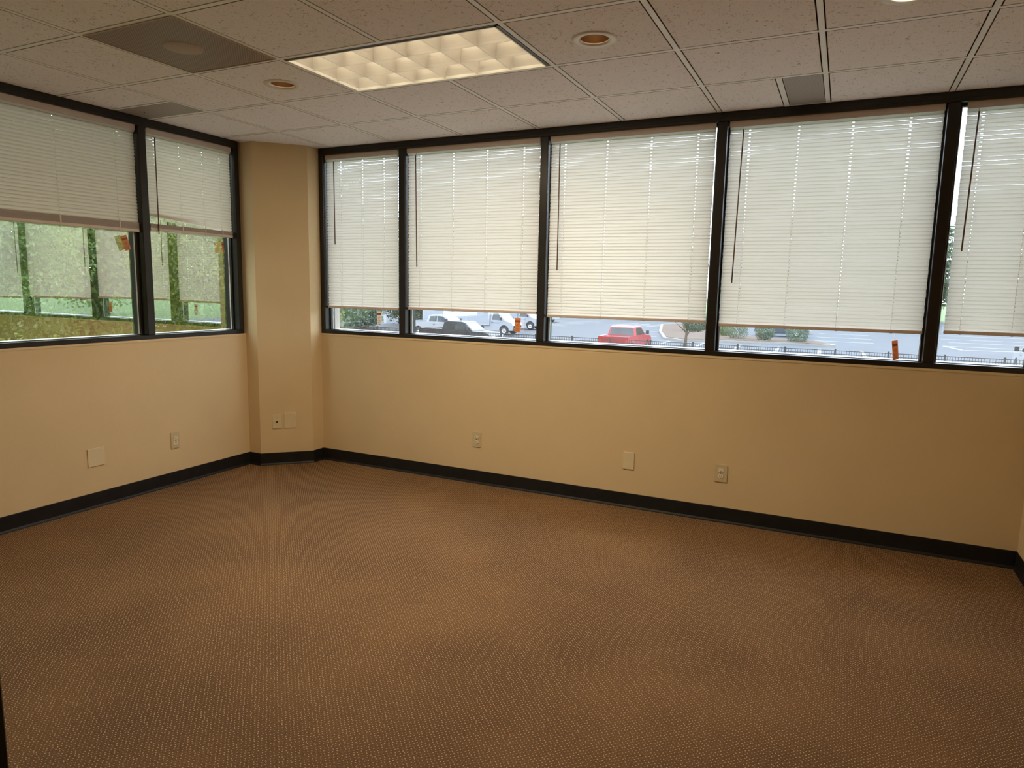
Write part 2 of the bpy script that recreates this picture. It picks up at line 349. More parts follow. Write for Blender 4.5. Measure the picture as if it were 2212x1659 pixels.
# ------------------------------------------------------------------ blinds
def blind(loc, rz, x0, x1, zb, label, group, cords, wand=None, open_n=0, raised=False, skew=0.0, ltilt=0, name='mini_blind', pitch=.0218):
    """local x along wall, y outwards; zb = underside of the bottom rail"""
    r = empty(name, loc, rz)
    tag(r, label, 'window blind', group)
    yc = .036; zt = HEAD - .004
    m = MB(); m.box(x0 + .004, x1 - .004, yc - .013, yc + .013, HEAD - .049, zt); m.build('head_rail', M['headrail'], r)
    m = MB(); m.box(x0, x1, yc - .020, yc - .016, HEAD - .036, HEAD + .004); m.bevel(.001, 1); m.build('valance', M['rail'], r)
    # slats: closed, room-side edge down, crowned, route holes at the cords
    m = MB(); top = HEAD - .052
    stack = (.030 if skew else .046) if raised else .012
    rail_h = .020
    zlow = zb + rail_h + stack
    n = int((top - zlow) / pitch); pitch = (top - zlow) / n
    w2 = .0125
    hw, hl0 = .0026, .0055       # route hole half width across the slat / half length along it
    ang = math.radians(70)
    hx = sorted(cords)
    def pt(x, s, zc, tl):
        t = ang + tl; crown = .0018 * (1 - (s / w2) ** 2)
        return (x, yc + s * math.cos(t) - crown * math.sin(t), zc + s * math.sin(t) + crown * math.cos(t) * .3)
    rnd = random.Random(int(abs(x0) * 1000))
    for k in range(n + 1):
        zc = top - k * pitch - .006; tl = rnd.uniform(-.018, .018)
        drop = max(0, zlow + skew - zc) if skew else 0
        hl = hl0 * (1 if k < open_n else max(.3, 1 - (k - open_n) * .09))
        jx = rnd.uniform(-.0012, .0012)
        xs = [x0 + .003 + jx] + [e for c in hx for e in (c - hl, c + hl)] + [x1 - .003 + jx]
        ss = [-w2, -hw, hw, w2]
        def zz(x): return zc + drop * (1 - (x - x0) / (x1 - x0)) + .0006 * math.sin(x * 5 + k)
        grid = [[m.bm.verts.new(pt(x, s, zz(x), tl)) for s in ss] for x in xs]
        for i in range(len(xs) - 1):
            for j in range(3):
                if j == 1 and i % 2 == 1: continue
                f = m.bm.faces.new((grid[i][j], grid[i + 1][j], grid[i + 1][j + 1], grid[i][j + 1])); f.smooth = True
        for off in (.0006, .0012, .0018):      # extra layers at the outer edge, added to shade the line between slats
            q = []
            for x, s in ((xs[0], w2 - .0040), (xs[-1], w2 - .0040), (xs[-1], w2), (xs[0], w2)):
                p_ = pt(x, s, zz(x), tl); q.append(m.bm.verts.new((p_[0], p_[1] + off * math.sin(ang), p_[2] - off * math.cos(ang))))
            m.bm.faces.new(q)
    m.build('slats', M['slat'], r)
    if raised:
        m = MB(); k = 0; z = zb + rail_h
        while z < zlow - .002:
            o = rnd.uniform(-.0008, .0008)
            m.box(x0 + .003 + o, x1 - .003 + o, yc - w2, yc + w2, z, z + .0012); z += .0024
        for c in hx: m.box(c - .006, c + .006, yc - w2 - .0015, yc - w2 + .0005, zb + rail_h, zlow + .004)
        m.build('slat_stack', M['rail'], r)
    m = MB(); m.box(x0 + .002, x1 - .002, yc - .0125, yc + .0125, zb, zb + rail_h); m.bevel(.004, 2)
    br = m.build('bottom_rail', M['rail'], r)
    for c in hx:
        m = MB(); m.box(c - .008, c + .008, yc - .0137, yc - .0120, zb + .002, zb + .012); m.box(c - .006, c + .006, yc - .0137, yc + .004, zb - .0015, zb + .003)
        m.build('cord_clip', M['rail'], br)
    for c in hx:
        m = MB()
        m.tube((c - .004, yc - .0155, zb + .012), (c - .004, yc - .0155, HEAD - .045), .0006, 5)
        m.tube((c + .004, yc + .0155, zb + .012), (c + .004, yc + .0155, HEAD - .045), .0006, 5)
        m.build('ladder_cord', M['cord'], r)
    if wand:
        wx, wl, sw = wand
        m = MB(); m.tube((wx, yc - .024, HEAD - .055), (wx + sw, yc - .026, HEAD - .055 - wl), .0042, 6)
        wd = m.build('tilt_wand', M['wand'], r)
        m = MB(); m.tube((wx, yc - .014, HEAD - .040), (wx, yc - .024, HEAD - .056), .0022, 6); m.build('wand_hook', M['headrail'], wd)
    return r
def spread(a, b, n, i0=.08): return [a + (b - a) * (i0 + (1 - 2 * i0) * k / (n - 1)) for k in range(n)]
gB = 'cream mini blinds on the wall of five windows'; gL = 'cream mini blinds on the left wall'
BL = (XL, 0, 0); RL = math.pi / 2
(a, c_) = opL[2]; blind(BL, RL, a + .006, c_ - .004, 1.838, 'half-raised cream blind of the wide left-wall window, level slat stack at its base', gL, [-.47, -.37, -.02, .37], raised=True)
(a, c_) = opL[3]; blind(BL, RL, a + .020, c_ - .012, 1.858, 'half-raised cream blind beside the corner column with its lowest slats hanging crooked', gL, [.66, .86, 1.06, 1.22], (.655, .66, -.004), raised=True, skew=.062)
(a, c_) = opL[1]; blind(BL, RL, a + .006, c_ - .006, 1.838, 'half-raised cream blind on the left wall nearest the doorway', gL, spread(a, c_, 4), raised=True)
(a, c_) = opL[0]; blind(BL, RL, a + .006, c_ - .006, 1.838, 'half-raised cream blind at the near end of the left wall', gL, spread(a, c_, 4), raised=True)
BB = (0, YB, 0)
labs = ['narrow lowered cream blind on the back wall next to the corner column',
        'lowered cream back-wall blind with the white pickup and box van under it',
        'lowered cream blind in the middle back window, above the red pickup outside',
        'widest lowered cream blind on the back wall, second from the right wall',
        'lowered cream blind at the right end of the back windows, cut by photo edge']
zbs = [1.312, 1.322, 1.304, 1.288, 1.296]
wands = [(-1.215, .66, .004), (-.42, .84, .012), (.765, .86, .004), (1.975, .93, -.014), (3.185, .74, -.012)]
insets = [(.006, .024), (.006, .012), (.008, .012), (.010, .010), (.032, .006)]
cordsB = [[-1.16, -.94, -.73], [-.385, -.095, .19, .485], [.80, 1.10, 1.40, 1.70], [2.01, 2.29, 2.58, 2.87], [3.21, 3.45]]
for (a, c_), lab, zb, wd, ins, cd, on in zip(opB, labs, zbs, wands, insets, cordsB, (0, 2, 8, 14, 12)):
    blind(BB, 0, a + ins[0], c_ - ins[1], zb, lab, gB, cd, wd, on)

# ------------------------------------------------------------------ hang tags
def hang_tag(loc, rz, label, card, tilt=0, yaw=0, h=.105, wd=.046, top=.02):
    r = empty('hang_tag', loc, rz); tag(r, label, 'hang tag', 'warning tags hanging from the blinds')
    R = Matrix.Rotation(tilt, 4, 'Y') @ Matrix.Rotation(yaw, 4, 'Z')
    def tr(o_): o_.matrix_local = R; return o_
    m = MB(); m.box(-wd / 2, wd / 2, -.0006, .0006, -h, 0); m.bevel(.0004, 1); cd = tr(m.build('card', card, r))
    m = MB(); m.box(-wd / 2 + .002, wd / 2 - .002, -.0012, -.0007, -h * .30, -h * .16); m.build('header_band', M['tag_print'], cd)
    m = MB(); m.lathe([(.0085, -.0012), (.0105, -.0012)], (0, 0, -h * .52), 20, 'Y'); m.quad((-.007, -.0012, -h * .52 - .008), (-.005, -.0012, -h * .52 - .009), (.007, -.0012, -h * .52 + .006), (.005, -.0012, -h * .52 + .008)); m.build('warning_symbol', M['tag_print'], cd, recalc=False)
    m = MB()
    for k in range(4): m.box(-wd * .32, wd * (.32 - .05 * (k % 2)), -.0011, -.0007, -h * (.72 + .065 * k), -h * (.70 + .065 * k))
    m.build('text_lines', M['tag_print'], cd)
    m = MB(); m.tube((0, 0, -.004), (0, .008, top), .0006, 5); m.build('string', M['cord'], r)
    return r
hang_tag((-.800, YB + .047, 1.300), 0, 'pale cream paper tag hanging under the narrow back blind by the column', M['tag_cream'], -.03)
hang_tag((.455, YB + .047, 1.288), 0, 'orange paper tag hanging upright under the second back-wall blind', M['tag_orange'], .03)
hang_tag((2.895, YB + .047, 1.245), 0, 'orange-brown tag turned edgeways under the widest back-wall blind', M['tag_orange'], -.13, .8, .112, top=.04)
hang_tag((XL - .047, .405, 1.808), RL, 'tilted orange tag under the wide left-wall blind', M['tag_orange'], -.32, 0, .10, top=.03)
hang_tag((XL - .050, 1.235, 1.822), RL, 'small orange tag against glass beside the corner column, left wall', M['tag_orange'], -.1, .55, .085, top=.04)

# ------------------------------------------------------------------ ceiling
TOP = H
mb = MB(); g = .0180; th = .016
ix0, ix1, jy0, jy1 = -3, 5, -9, 2
def tile(x0, x1, y0, y1, hole=None):
    a, b_, c, d = x0 + g, x1 - g, y0 + g, y1 - g
    if b_ - a < .02 or d - c < .02: return
    if hole:
        cx, cy, rr = hole; n = 32
        outer = []
        for k in range(n):
            t = 2 * math.pi * k / n; dx, dy = math.cos(t), math.sin(t)
            s = min((b_ - cx) / dx if dx > 1e-6 else 9, (a - cx) / dx if dx < -1e-6 else 9, (d - cy) / dy if dy > 1e-6 else 9, (c - cy) / dy if dy < -1e-6 else 9)
            outer.append((cx + dx * s, cy + dy * s))
        corners = [(b_, d), (a, d), (a, c), (b_, c)]
        inner = [mb.bm.verts.new((cx + rr * math.cos(2 * math.pi * k / n), cy + rr * math.sin(2 * math.pi * k / n), TOP)) for k in range(n)]
        ov = [mb.bm.verts.new((*p, TOP)) for p in outer]
        for k in range(n):
            k2 = (k + 1) % n; p, q = outer[k], outer[k2]
            cn = [cc for cc in corners if (abs(p[0] - q[0]) > 1e-5 and abs(p[1] - q[1]) > 1e-5) and (abs(cc[0] - p[0]) < 1e-5 or abs(cc[1] - p[1]) < 1e-5) and (abs(cc[0] - q[0]) < 1e-5 or abs(cc[1] - q[1]) < 1e-5)]
            vs = [inner[k], ov[k]] + ([mb.bm.verts.new((*cn[0], TOP))] if cn else []) + [ov[k2], inner[k2]]
            mb.bm.faces.new(vs)
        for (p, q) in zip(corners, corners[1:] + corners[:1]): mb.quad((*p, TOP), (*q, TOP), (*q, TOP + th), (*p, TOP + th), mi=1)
        return
    mb.box(a, b_, c, d, TOP, TOP + th)
    for f in mb.bm.faces[-6:]:
        if abs(f.normal.z) < .5: pass
DL = [(-.305, .335), (1.524, .335), (2.743, .335)]
bars_x = set(); 
for i in range(ix0, ix1 + 1):
    for j in range(jy0, jy1 + 1):
        x0, x1, y0, y1 = i * T, (i + 1) * T, j * T, (j + 1) * T
        x0 = max(x0, XL - .012); x1 = min(x1, XR + .012); y1 = min(y1, YB + .0)
        if (i, j) == (-1, -1) or (i, j) in ((0, 0), (1, 0)): continue
        if (i, j) == (-3, 0): tile(x0, x1, y0, .345); continue
        if (i, j) == (3, 2): tile(x0, 2.215, y0, y1); continue
        h = None
        for (cx, cy) in DL:
            if x0 < cx < x1 and y0 < cy < y1: h = (cx, cy, .082)
        tile(x0, x1, y0, y1, h)
bmesh.ops.recalc_face_normals(mb.bm, faces=mb.bm.faces)
mb.bm.normal_update()
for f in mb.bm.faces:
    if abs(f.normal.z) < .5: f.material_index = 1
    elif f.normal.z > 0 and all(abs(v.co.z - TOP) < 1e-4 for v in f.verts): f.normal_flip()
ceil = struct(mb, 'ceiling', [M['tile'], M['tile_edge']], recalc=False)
mb = MB(); bw = .0118; zb_ = TOP - .0006
for i in range(ix0 + 1, ix1 + 1):
    segs = [(YH, YB)]
    if i == 1: segs = [(YH, 0), (T, YB)]
    for s in segs: mb.box(i * T - bw, i * T + bw, s[0], s[1], zb_, zb_ + .003)
mb.box(2.215 - .012, 2.215 + .016, 2 * T, YB, zb_ - .001, zb_ + .002)
for j in range(jy0 + 1, jy1 + 1):
    mb.box(XL, XR, j * T - bw, j * T + bw, zb_ + .0002, zb_ + .0032)
mb.box(XL, -2 * T, .345 - .010, .345 + .010, zb_, zb_ + .003)
mb.build('ceiling_grid', M['grid'], ceil)
mb = MB(); mb.box(XL, XR, YB - .016, YB, TOP + .001, TOP + .0035); mb.build('wall_angle', M['grid'], ceil)
mb = MB(); mb.box(XL - .1, XR + .1, YH, YB + .1, TOP + .2, TOP + .21); mb.build('plenum_lining', M['slab'], ceil)

# air return panel with a round blank in the middle
r = empty('air_diffuser', (-T / 2, -T / 2, TOP)); tag(r, 'square dark perforated ceiling air panel with a paler round disc at its centre', 'air vent', 'perforated air grilles in the ceiling')
mb = MB(); h_ = T / 2 - .013; mb.box(-h_, h_, -h_, h_, -.002, .004); mb.bevel(.001, 1); pp = mb.build('perforated_panel', M['perf'], r)
mb = MB()
for s in (-1, 1): mb.box(-h_, h_, s * h_ - .004, s * h_ + .004, -.004, .006); mb.box(s * h_ - .004, s * h_ + .004, -h_, h_, -.004, .006)
mb.build('frame', M['perf_disc'], r)
mb = MB(); mb.lathe([(0.0001, -.006), (.082, -.006), (.088, -.004), (.091, -.002)], n=48); mb.build('centre_disc', M['perf_disc'], r)
r = empty('air_grille', (-1.50, .472, TOP)); tag(r, 'long dark perforated grille strip in the ceiling against the left window header', 'air vent', 'perforated air grilles in the ceiling')
mb = MB(); mb.box(-.272, .272, -.113, .118, -.001, .004); mb.build('perforated_panel', M['perf_grey'], r)
for x, y in ((-.14, .0), (.1, -.08)): mb = MB(); mb.tube((x, y, -.003), (x, y, 0), .004); mb.build('screw', M['black'], r)
r = empty('air_grille', (2.335, 1.51, TOP)); tag(r, 'small grey perforated grille in the ceiling above the widest back-wall blind', 'air vent', 'perforated air grilles in the ceiling')
mb = MB(); mb.box(-.100, .088, -.278, .285, -.001, .004); mb.build('perforated_panel', M['perf_grey'], r)
mb = MB(); mb.box(-.100, .088, .285, .295, -.002, .005); mb.build('end_flange', M['grid'], r)

# troffer
r = empty('ceiling_light', (T, T / 2, TOP)); tag(r, 'lit rectangular fluorescent ceiling panel of eighteen cells in a black surround', 'ceiling light')
hx_, hy_ = T - .016, T / 2 - .014
mb = MB()
for (a, b_, c, d) in ((-hx_, hx_, -hy_, -hy_ + .014), (-hx_, hx_, hy_ - .004, hy_), (-hx_, -hx_ + .003, -hy_, hy_), (hx_ - .016, hx_, -hy_, hy_)): mb.box(a, b_, c, d, -.001, .006)
mb.build('black_surround', M['black'], r)
fx0, fx1, fy0, fy1 = -hx_ + .003, hx_ - .016, -hy_ + .014, hy_ - .004
mb = MB()
for (a, b_, c, d) in ((fx0, fx1, fy0, fy0 + .006), (fx0, fx1, fy1 - .006, fy1), (fx0, fx0 + .006, fy0, fy1), (fx1 - .006, fx1, fy0, fy1)): mb.box(a, b_, c, d, -.004, .01)
mb.build('door_frame', M['troffer'], r)
mb = MB(); zt = .13
mb.quad((fx0, fy0, zt), (fx1, fy0, zt), (fx1, fy1, zt), (fx0, fy1, zt))
for a, b_ in (((fx0, fy0), (fx1, fy0)), ((fx1, fy0), (fx1, fy1)), ((fx1, fy1), (fx0, fy1)), ((fx0, fy1), (fx0, fy0))): mb.quad((*a, .0), (*b_, .0), (*b_, zt), (*a, zt))
mb.build('housing', M['troffer'], r)
for k in range(3):
    y = fy0 + (fy1 - fy0) * (k + .5) / 3
    mb = MB(); mb.tube((fx0 + .03, y, .105), (fx1 - .03, y, .105), .013, 12); mb.build('fluorescent_tube', M['tube'], r)
# parabolic louver: blades with concave flared section
def blade(mb, p, along, length, hgt=.075, foot=.0012, head=.030):
    prof = []
    for k in range(7): t = k / 6; prof.append((foot + (head - foot) * t ** 1.7, hgt * t))
    ring = [(q, z) for q, z in prof] + [(-q, z) for q, z in reversed(prof)]
    if along == 'x': f = lambda q, s: (p[0] + (0 if s == 0 else length), p[1] + q[0], q[1] + .001)
    else: f = lambda q, s: (p[0] + q[0], p[1] + (0 if s == 0 else length), q[1] + .001)
    mb.prism(ring, f)
mb = MB()
cx_, cy_ = (fx1 - fx0) / 6, (fy1 - fy0) / 3
for k in range(0, 4): blade(mb, (fx0, fy0 + cy_ * k), 'x', fx1 - fx0)
for k in range(0, 7): blade(mb, (fx0 + cx_ * k, fy0), 'y', fy1 - fy0)
mb.build('louver', M['louver'], r)

# downlights
def downlight(first=None, loc=None, label=None):
    if first: r = copy_tree(first)
    else:
        r = empty('recessed_downlight')
        mb = MB(); mb.lathe([(.100, 0), (.0995, -.003), (.094, -.0055), (.072, -.0055), (.066, -.003), (.0645, .004), (.080, .006)]); mb.build('trim_ring', M['trim_ring'], r)
        mb = MB(); mb.lathe([(.0650, .001), (.0655, .03), (.062, .07), (.055, .10), (.046, .125)]); mb.build('reflector', M['gold'], r)
        mb = MB(); mb.lathe([(.082, .006), (.082, .15), (.0001, .15)]); mb.build('can', M['black'], r)
        mb = MB(); mb.lathe([(.0001, .100), (.022, .101), (.036, .107), (.044, .118), (.040, .14)]); mb.build('lamp', M['lamp'], r)
    r.location = loc; tag(r, label, 'downlight', 'recessed downlights'); return r
dl = downlight(loc=(*DL[0], TOP), label='small recessed downlight between the dark air panel and left windows')
downlight(dl, (*DL[1], TOP), 'recessed downlight right of the fluorescent ceiling panel')
d3 = downlight(dl, (*DL[2], TOP), 'brightly lit recessed downlight at the top edge of the photo, right')
for ch in d3.children:
    if ch.name.startswith('lamp'): ch.data = ch.data.copy(); ch.data.materials[0] = emit('bright lamp', (1.0, .88, .62), 9); ch.location.z = -.098
for k, (x, y) in enumerate(DL):
    l = bpy.data.lights.new('downlight_beam', 'SPOT'); l.energy = 12 * LAMP; l.color = (1, .78, .52); l.spot_size = math.radians(105); l.spot_blend = .9; l.shadow_soft_size = .04
    ob = bpy.data.objects.new('downlight_beam', l); COL.objects.link(ob); ob.location = (x, y, TOP - .012)
l = bpy.data.lights.new('troffer_glow', 'AREA'); l.shape = 'RECTANGLE'; l.size = 1.1; l.size_y = .5; l.energy = 20 * LAMP; l.color = (1, .82, .56)
ob = bpy.data.objects.new('troffer_glow', l); COL.objects.link(ob); ob.location = (T, T / 2, TOP - .006)

# ------------------------------------------------------------------ wall plates
def plate(loc, rz, w, h, label, kind):
    nm = {'outlet': 'power_outlet', 'blank': 'blank_wall_plate', 'jack': 'data_jack'}[kind]
    r = empty(nm, loc, rz); tag(r, label, {'outlet': 'outlet', 'blank': 'wall plate', 'jack': 'wall jack'}[kind])
    mb = MB(); mb.box(-w / 2, w / 2, -.006, 0, -h / 2, h / 2); mb.bevel(.0025, 2); mb.build('plate', M['plate_dark' if kind == 'outlet' else 'plate'], r)
    if kind == 'outlet':
        for s in (-1, 1):
            mb = MB(); mb.prism([(.0165 * math.cos(t), max(-.0125, min(.0125, .0165 * math.sin(t)))) for t in [2 * math.pi * k / 24 for k in range(24)]], lambda p, q: (p[0], -.0085 if q else -.004, s * .0195 + p[1]))
            rc = mb.build('receptacle', M['ivory'], r)
            mb = MB(); z = s * .0195
            mb.box(-.0075, -.0052, -.0092, -.0080, z - .001, z + .0075); mb.box(.0052, .0075, -.0092, -.0080, z - .001, z + .0065); mb.tube((0, -.0092, z - .0062), (0, -.0080, z - .0062), .0028, 10)
            mb.build('slot', M['slot'], rc)
        mb = MB(); mb.tube((0, -.0085, 0), (0, -.005, 0), .0028, 10); mb.build('screw', M['slot'], r)
    elif kind == 'blank':
        for s in (-1, 1):
            for x in ((0,) if w < .1 else (-.023, .023)):
                mb = MB(); mb.tube((x, -.0068, s * .0415), (x, -.005, s * .0415), .0025, 10); mb.build('screw', M['plate_dark'], r)
    else:
        mb = MB(); mb.box(-.007, .007, -.0075, -.005, -.009, .007); mb.build('jack_port', M['jackred'], r)
        mb = MB(); mb.box(-.014, .014, -.0068, -.005, .034, .038); mb.build('label_strip', M['plate_dark'], r)
plate((XL, .088, .341), RL, .116, .122, 'large square blank plate low on the left wall', 'blank')
plate((XL, .688, .340), RL, .074, .122, 'duplex outlet low on the left wall', 'outlet')
plate((.150, YB, .348), 0, .074, .118, 'duplex outlet on the back wall nearest the corner column', 'outlet')
plate((1.350, YB, .335), 0, .078, .122, 'blank upright plate low on the back wall between two outlets', 'blank')
plate((1.971, YB, .331), 0, .080, .118, 'duplex outlet on the back wall farthest from the corner column', 'outlet')
def onchamfer(t): return (-1.66 + .295 * t, 1.395 + .295 * t)
p = onchamfer(.315); plate((*p, .366), math.pi / 4, .072, .118, 'jack plate with a dark square port on the corner column', 'jack')
p = onchamfer(.565); plate((*p, .372), math.pi / 4, .092, .128, 'blank plate right beside the jack on the corner column', 'blank')

# ------------------------------------------------------------------ door standing open near the camera + its frame
r = empty('door_1', (1.797, YF, 0)); r['kind'] = 'structure'
mb = MB(); mb.box(-.046, -.002, .012, .890, .008, 2.11); mb.bevel(.002, 1); leaf = mb.build('door_leaf', M['door'], r)
mb = MB()
for s in (-1, 1):
    x = -.002 if s > 0 else -.046
    mb.tube((x, .82, .90), (x + s * .05, .82, .90), .011, 12); mb.tube((x + s * .05, .83, .90), (x + s * .05, .71, .90), .009, 12); mb.tube((x, .82, .90), (x + s * .008, .82, .90), .03, 20)
mb.build('door_handle', M['steel'], leaf)
mb = MB()
for z in (.25, 1.05, 1.9): mb.tube((.002, .012, z - .045), (.002, .012, z + .045), .007, 10)
mb.build('hinge', M['steel'], leaf)
mb = MB(); mb.box(-.038, -.001, -.125, .006, 0, 2.16); mb.box(.921, .958, -.125, .006, 0, 2.16); mb.box(-.001, .921, -.125, .006, 2.12, 2.16); mb.build('door_frame', M['bronze'], r)

# ------------------------------------------------------------------ outside: ground
def ground(name, pts, z, m, th=.1, parent=None):
    mb = MB(); mb.prism(pts, lambda p, s: (p[0], p[1], z if s else z - th)); return struct(mb, name, m, parent)
lot = ground('parking_lot', [(-70, 34), (60, 34), (60, 130), (-70, 130)], GZ, M['asphalt'])
ground('lawn', [(-90, -60), (300, -60), (300, 34), (-90, 34)], GZ, M['grass'], .12)
ground('far_ground', [(-300, 130), (300, 130), (300, 420), (-300, 420)], GZ - .02, M['grass'])
ground('right_ground', [(60, 34), (300, 34), (300, 129.9), (60, 129.9)], GZ - .01, M['grass'])
ground('left_ground', [(-300, -60), (-90, -60), (-90, 129.9), (-300, 129.9)], GZ - .01, M['grass'])
ground('left_verge', [(-90, 34), (-70.1, 34), (-70.1, 129.9), (-90, 129.9)], GZ - .01, M['grass'])
ground('side_bank', [(-90, -60), (-14, -60), (-14, 33.9), (-90, 33.9)], GZ + .03, M['soil'], .02)
mb = MB()
def stripe(a, b, wd=.12):
    a, b = Vector(a), Vector(b); d = (b - a).normalized(); n = Vector((-d.y, d.x)) * wd
    mb.quad(*[(p.x, p.y, GZ + .012) for p in (a - n, b - n, b + n, a + n)])
for k in range(-3, 4): stripe((-4.35 + 2.95 * k - .1 * k, 48.6), (-4.5 + 2.95 * k - .1 * k, 54))
for y in (82.5, 75.6, 70.2, 64.5): stripe((11.4 if y > 65 else 10.4, y), (19.8, y), .16)
stripe((10.4, 64.5), (11.2, 60.2), .16); stripe((11.2, 60.2), (19, 62.6), .16)
for y in (76.4, 69.8, 63.9): stripe((.5, y), (5.2, y), .16)
for k in range(9): stripe((-32 + k * .1, 56 + k * 3.1), (-25.5, 57.2 + k * 3.1), .14)
for k in range(6): stripe((-22.5 + k * 1.5, 76), (-20.5 + k * 1.5, 82), .14)
for k in range(6): stripe((-17.5 + k * .7, 58 + k * 4), (-12.5 + k * .3, 59 + k * 4), .14)
mb.build('painted_lines', M['paint'], lot)
isl = [(-11.3, 56.5), (-9.5, 54.8), (-6.9, 56), (-.7, 57.4), (1.6, 56.6), (2.3, 57.4), (1.2, 60.2), (-1.5, 61.6), (-7.5, 65), (-12, 80), (-16, 84), (-17.2, 80), (-14, 66)]
ic = Vector((-6.5, 62))
ground('kerb', isl, GZ + .16, M['kerb'], .18)
ground('mulch_bed', [tuple(ic + (Vector(p) - ic) * .955) for p in isl], GZ + .2, M['mulch'], .1)

# fence
r = empty('iron_fence', (0, 36.0, GZ)); tag(r, 'long black iron picket fence in front of the parking lot', 'fence')
FH = 1.33 - .06; fx_a, fx_b = -45.6, 24.0; pitchf = 2.4
mb = MB()
for z in (.16, FH - .2, FH - .03): mb.box(fx_a, fx_b, -.018, .018, z, z + .035)
mb.build('rails', M['iron'], r)
mb = MB(); x = fx_a
while x < fx_b: mb.box(x - .009, x + .009, -.009, .009, .06, FH); x += .115
mb.build('pickets', M['iron'], r)
x = fx_a
while x <= fx_b + .1:
    mb = MB(); mb.box(x - .04, x + .04, -.04, .04, 0, FH + .05); mb.box(x - .048, x + .048, -.048, .048, FH + .05, FH + .08); mb.build('post', M['iron'], r); x += pitchf

# ------------------------------------------------------------------ vegetation
def leaves(mb, c, rad, n, size, seed=0, shell=.55, flat=.3):
    rn = random.Random(seed); c = Vector(c); made = 0
    while made < n:
        d = Vector((rn.gauss(0, 1), rn.gauss(0, 1), rn.gauss(0, 1))).normalized()
        nn = noise.noise(d * 2.3 + Vector((seed, 0, 0))) * .24 + noise.noise(d * 6 + Vector((0, seed, 0))) * .12
        q = shell + (1 - shell) * rn.random() ** .5
        p = c + Vector((d.x * rad[0], d.y * rad[1], d.z * rad[2])) * (q * (1 + nn))
        if noise.noise(p * (1.6 / max(.4, min(rad) ** .5)) + Vector((seed, seed, 0))) < -.22 and rn.random() < .75: continue
        if p.z < GZ + .05: continue
        s = size * rn.uniform(.6, 1.3)
        nrm = (d + Vector((rn.uniform(-1, 1), rn.uniform(-1, 1), rn.uniform(-.4, 1.2)))).normalized()
        u = nrm.orthogonal().normalized(); u.rotate(Matrix.Rotation(rn.uniform(0, 6.28), 3, nrm)); v = nrm.cross(u)
        mb.bm.faces.new([mb.bm.verts.new(p + a * s * u + b_ * s * v) for a, b_ in ((-.6, 0), (-.1, .38), (.65, 0), (-.1, -.38))])
        made += 1
def plant(name, label, cat, loc, rad, n, size, m, trunk=.0, group=None, seed=1, lobes=1, shell=.55):
    r = empty(name, (loc[0], loc[1], GZ)); tag(r, label, cat, group)
    mb = MB(); rn = random.Random(seed)
    cz = loc[2] - GZ
    for k in range(lobes):
        off = (0, 0, 0) if lobes == 1 else (rn.uniform(-.55, .55) * rad[0], rn.uniform(-.55, .55) * rad[1], rn.uniform(-.5, .55) * rad[2])
        f = 1 if lobes == 1 else rn.uniform(.5, .7)
        # leaves() works in world height, so shift
        c = (off[0], off[1], loc[2] + off[2]); leaves(mb, c, [q * f for q in rad], n // lobes, size, seed * 10 + k, shell)
    for v in mb.bm.verts: v.co.z -= GZ
    mb.build('foliage', m, r, recalc=False)
    mb = MB(); t = trunk or .04
    mb.tube((0, 0, 0), (t * .8, 0, cz), t, 8, t * .5)
    for k in range(5):
        a = k * 1.3 + seed; mb.tube((t * .5, 0, cz * (.45 + .08 * k)), (math.cos(a) * rad[0] * .6, math.sin(a) * rad[1] * .6, cz + rad[2] * .3), t * .4, 6, t * .12)
    mb.build('trunk', M['bark'], r)
    return r
# beyond the left windows
side = [(-8.8, -2.6, 2.2, 2.5, 'leaf'), (-13.0, 4.6, 2.4, 2.6, 'leaf'), (-12.4, 10.4, 2.4, 2.5, 'leaf_y'), (-18.0, 18.3, 2.6, 3.2, 'leaf'), (-20.5, 10.6, 3.2, 3.9, 'leaf'), (-28.5, 19.0, 3.0, 4.6, 'leaf'), (-30, 32, 3.2, 5.5, 'leaf_g'), (-22.5, 0.5, 3, 4.4, 'leaf'), (-24, -10.5, 3, 4.8, 'leaf_g'), (-11.5, -9.5, 2.2, 2.8, 'leaf')]
slab_ = ['bright green leafy tree outside the near left window', 'bright green maple filling the wide left window', 'yellow-green tree outside the left-wall window by the column',
         'green tree farther along outside the left windows', 'tall grey-green tree behind the maple outside', 'green tree beyond the building corner, left side', 'distant grey-green tree past the building corner', 'tall green tree outside, left of the maple', 'tall grey-green tree outside, far left beyond the near left window', 'bright green tree outside the left wall end nearest the doorway']
for k, (x, y, z, rr, mm) in enumerate(side):
    plant('leafy_tree', slab_[k], 'tree', (x, y, z), (rr, rr * .88, rr * 1.25), (40000 if k in (1, 2) else 14000 if k < 3 else 17000), (.068 if k in (1, 2) else .1 if k < 3 else rr * .052), M[mm], .16, 'trees outside the left windows', 3 + k, 1, .35)
plant('leafy_tree', 'low yellow-green tree top just below the wide left window', 'tree', (-6.3, 2.3, -.25), (1.5, 1.3, 1.05), 15000, .045, M['leaf_y'], .08, 'trees outside the left windows', 21, 1, .3)
plant('leafy_tree', 'low yellow-green tree top outside, right below the blind with crooked slats', 'tree', (-7.3, 6.3, -.45), (1.5, 1.4, 1.0), 15000, .045, M['leaf_y'], .08, 'trees outside the left windows', 22, 1, .3)
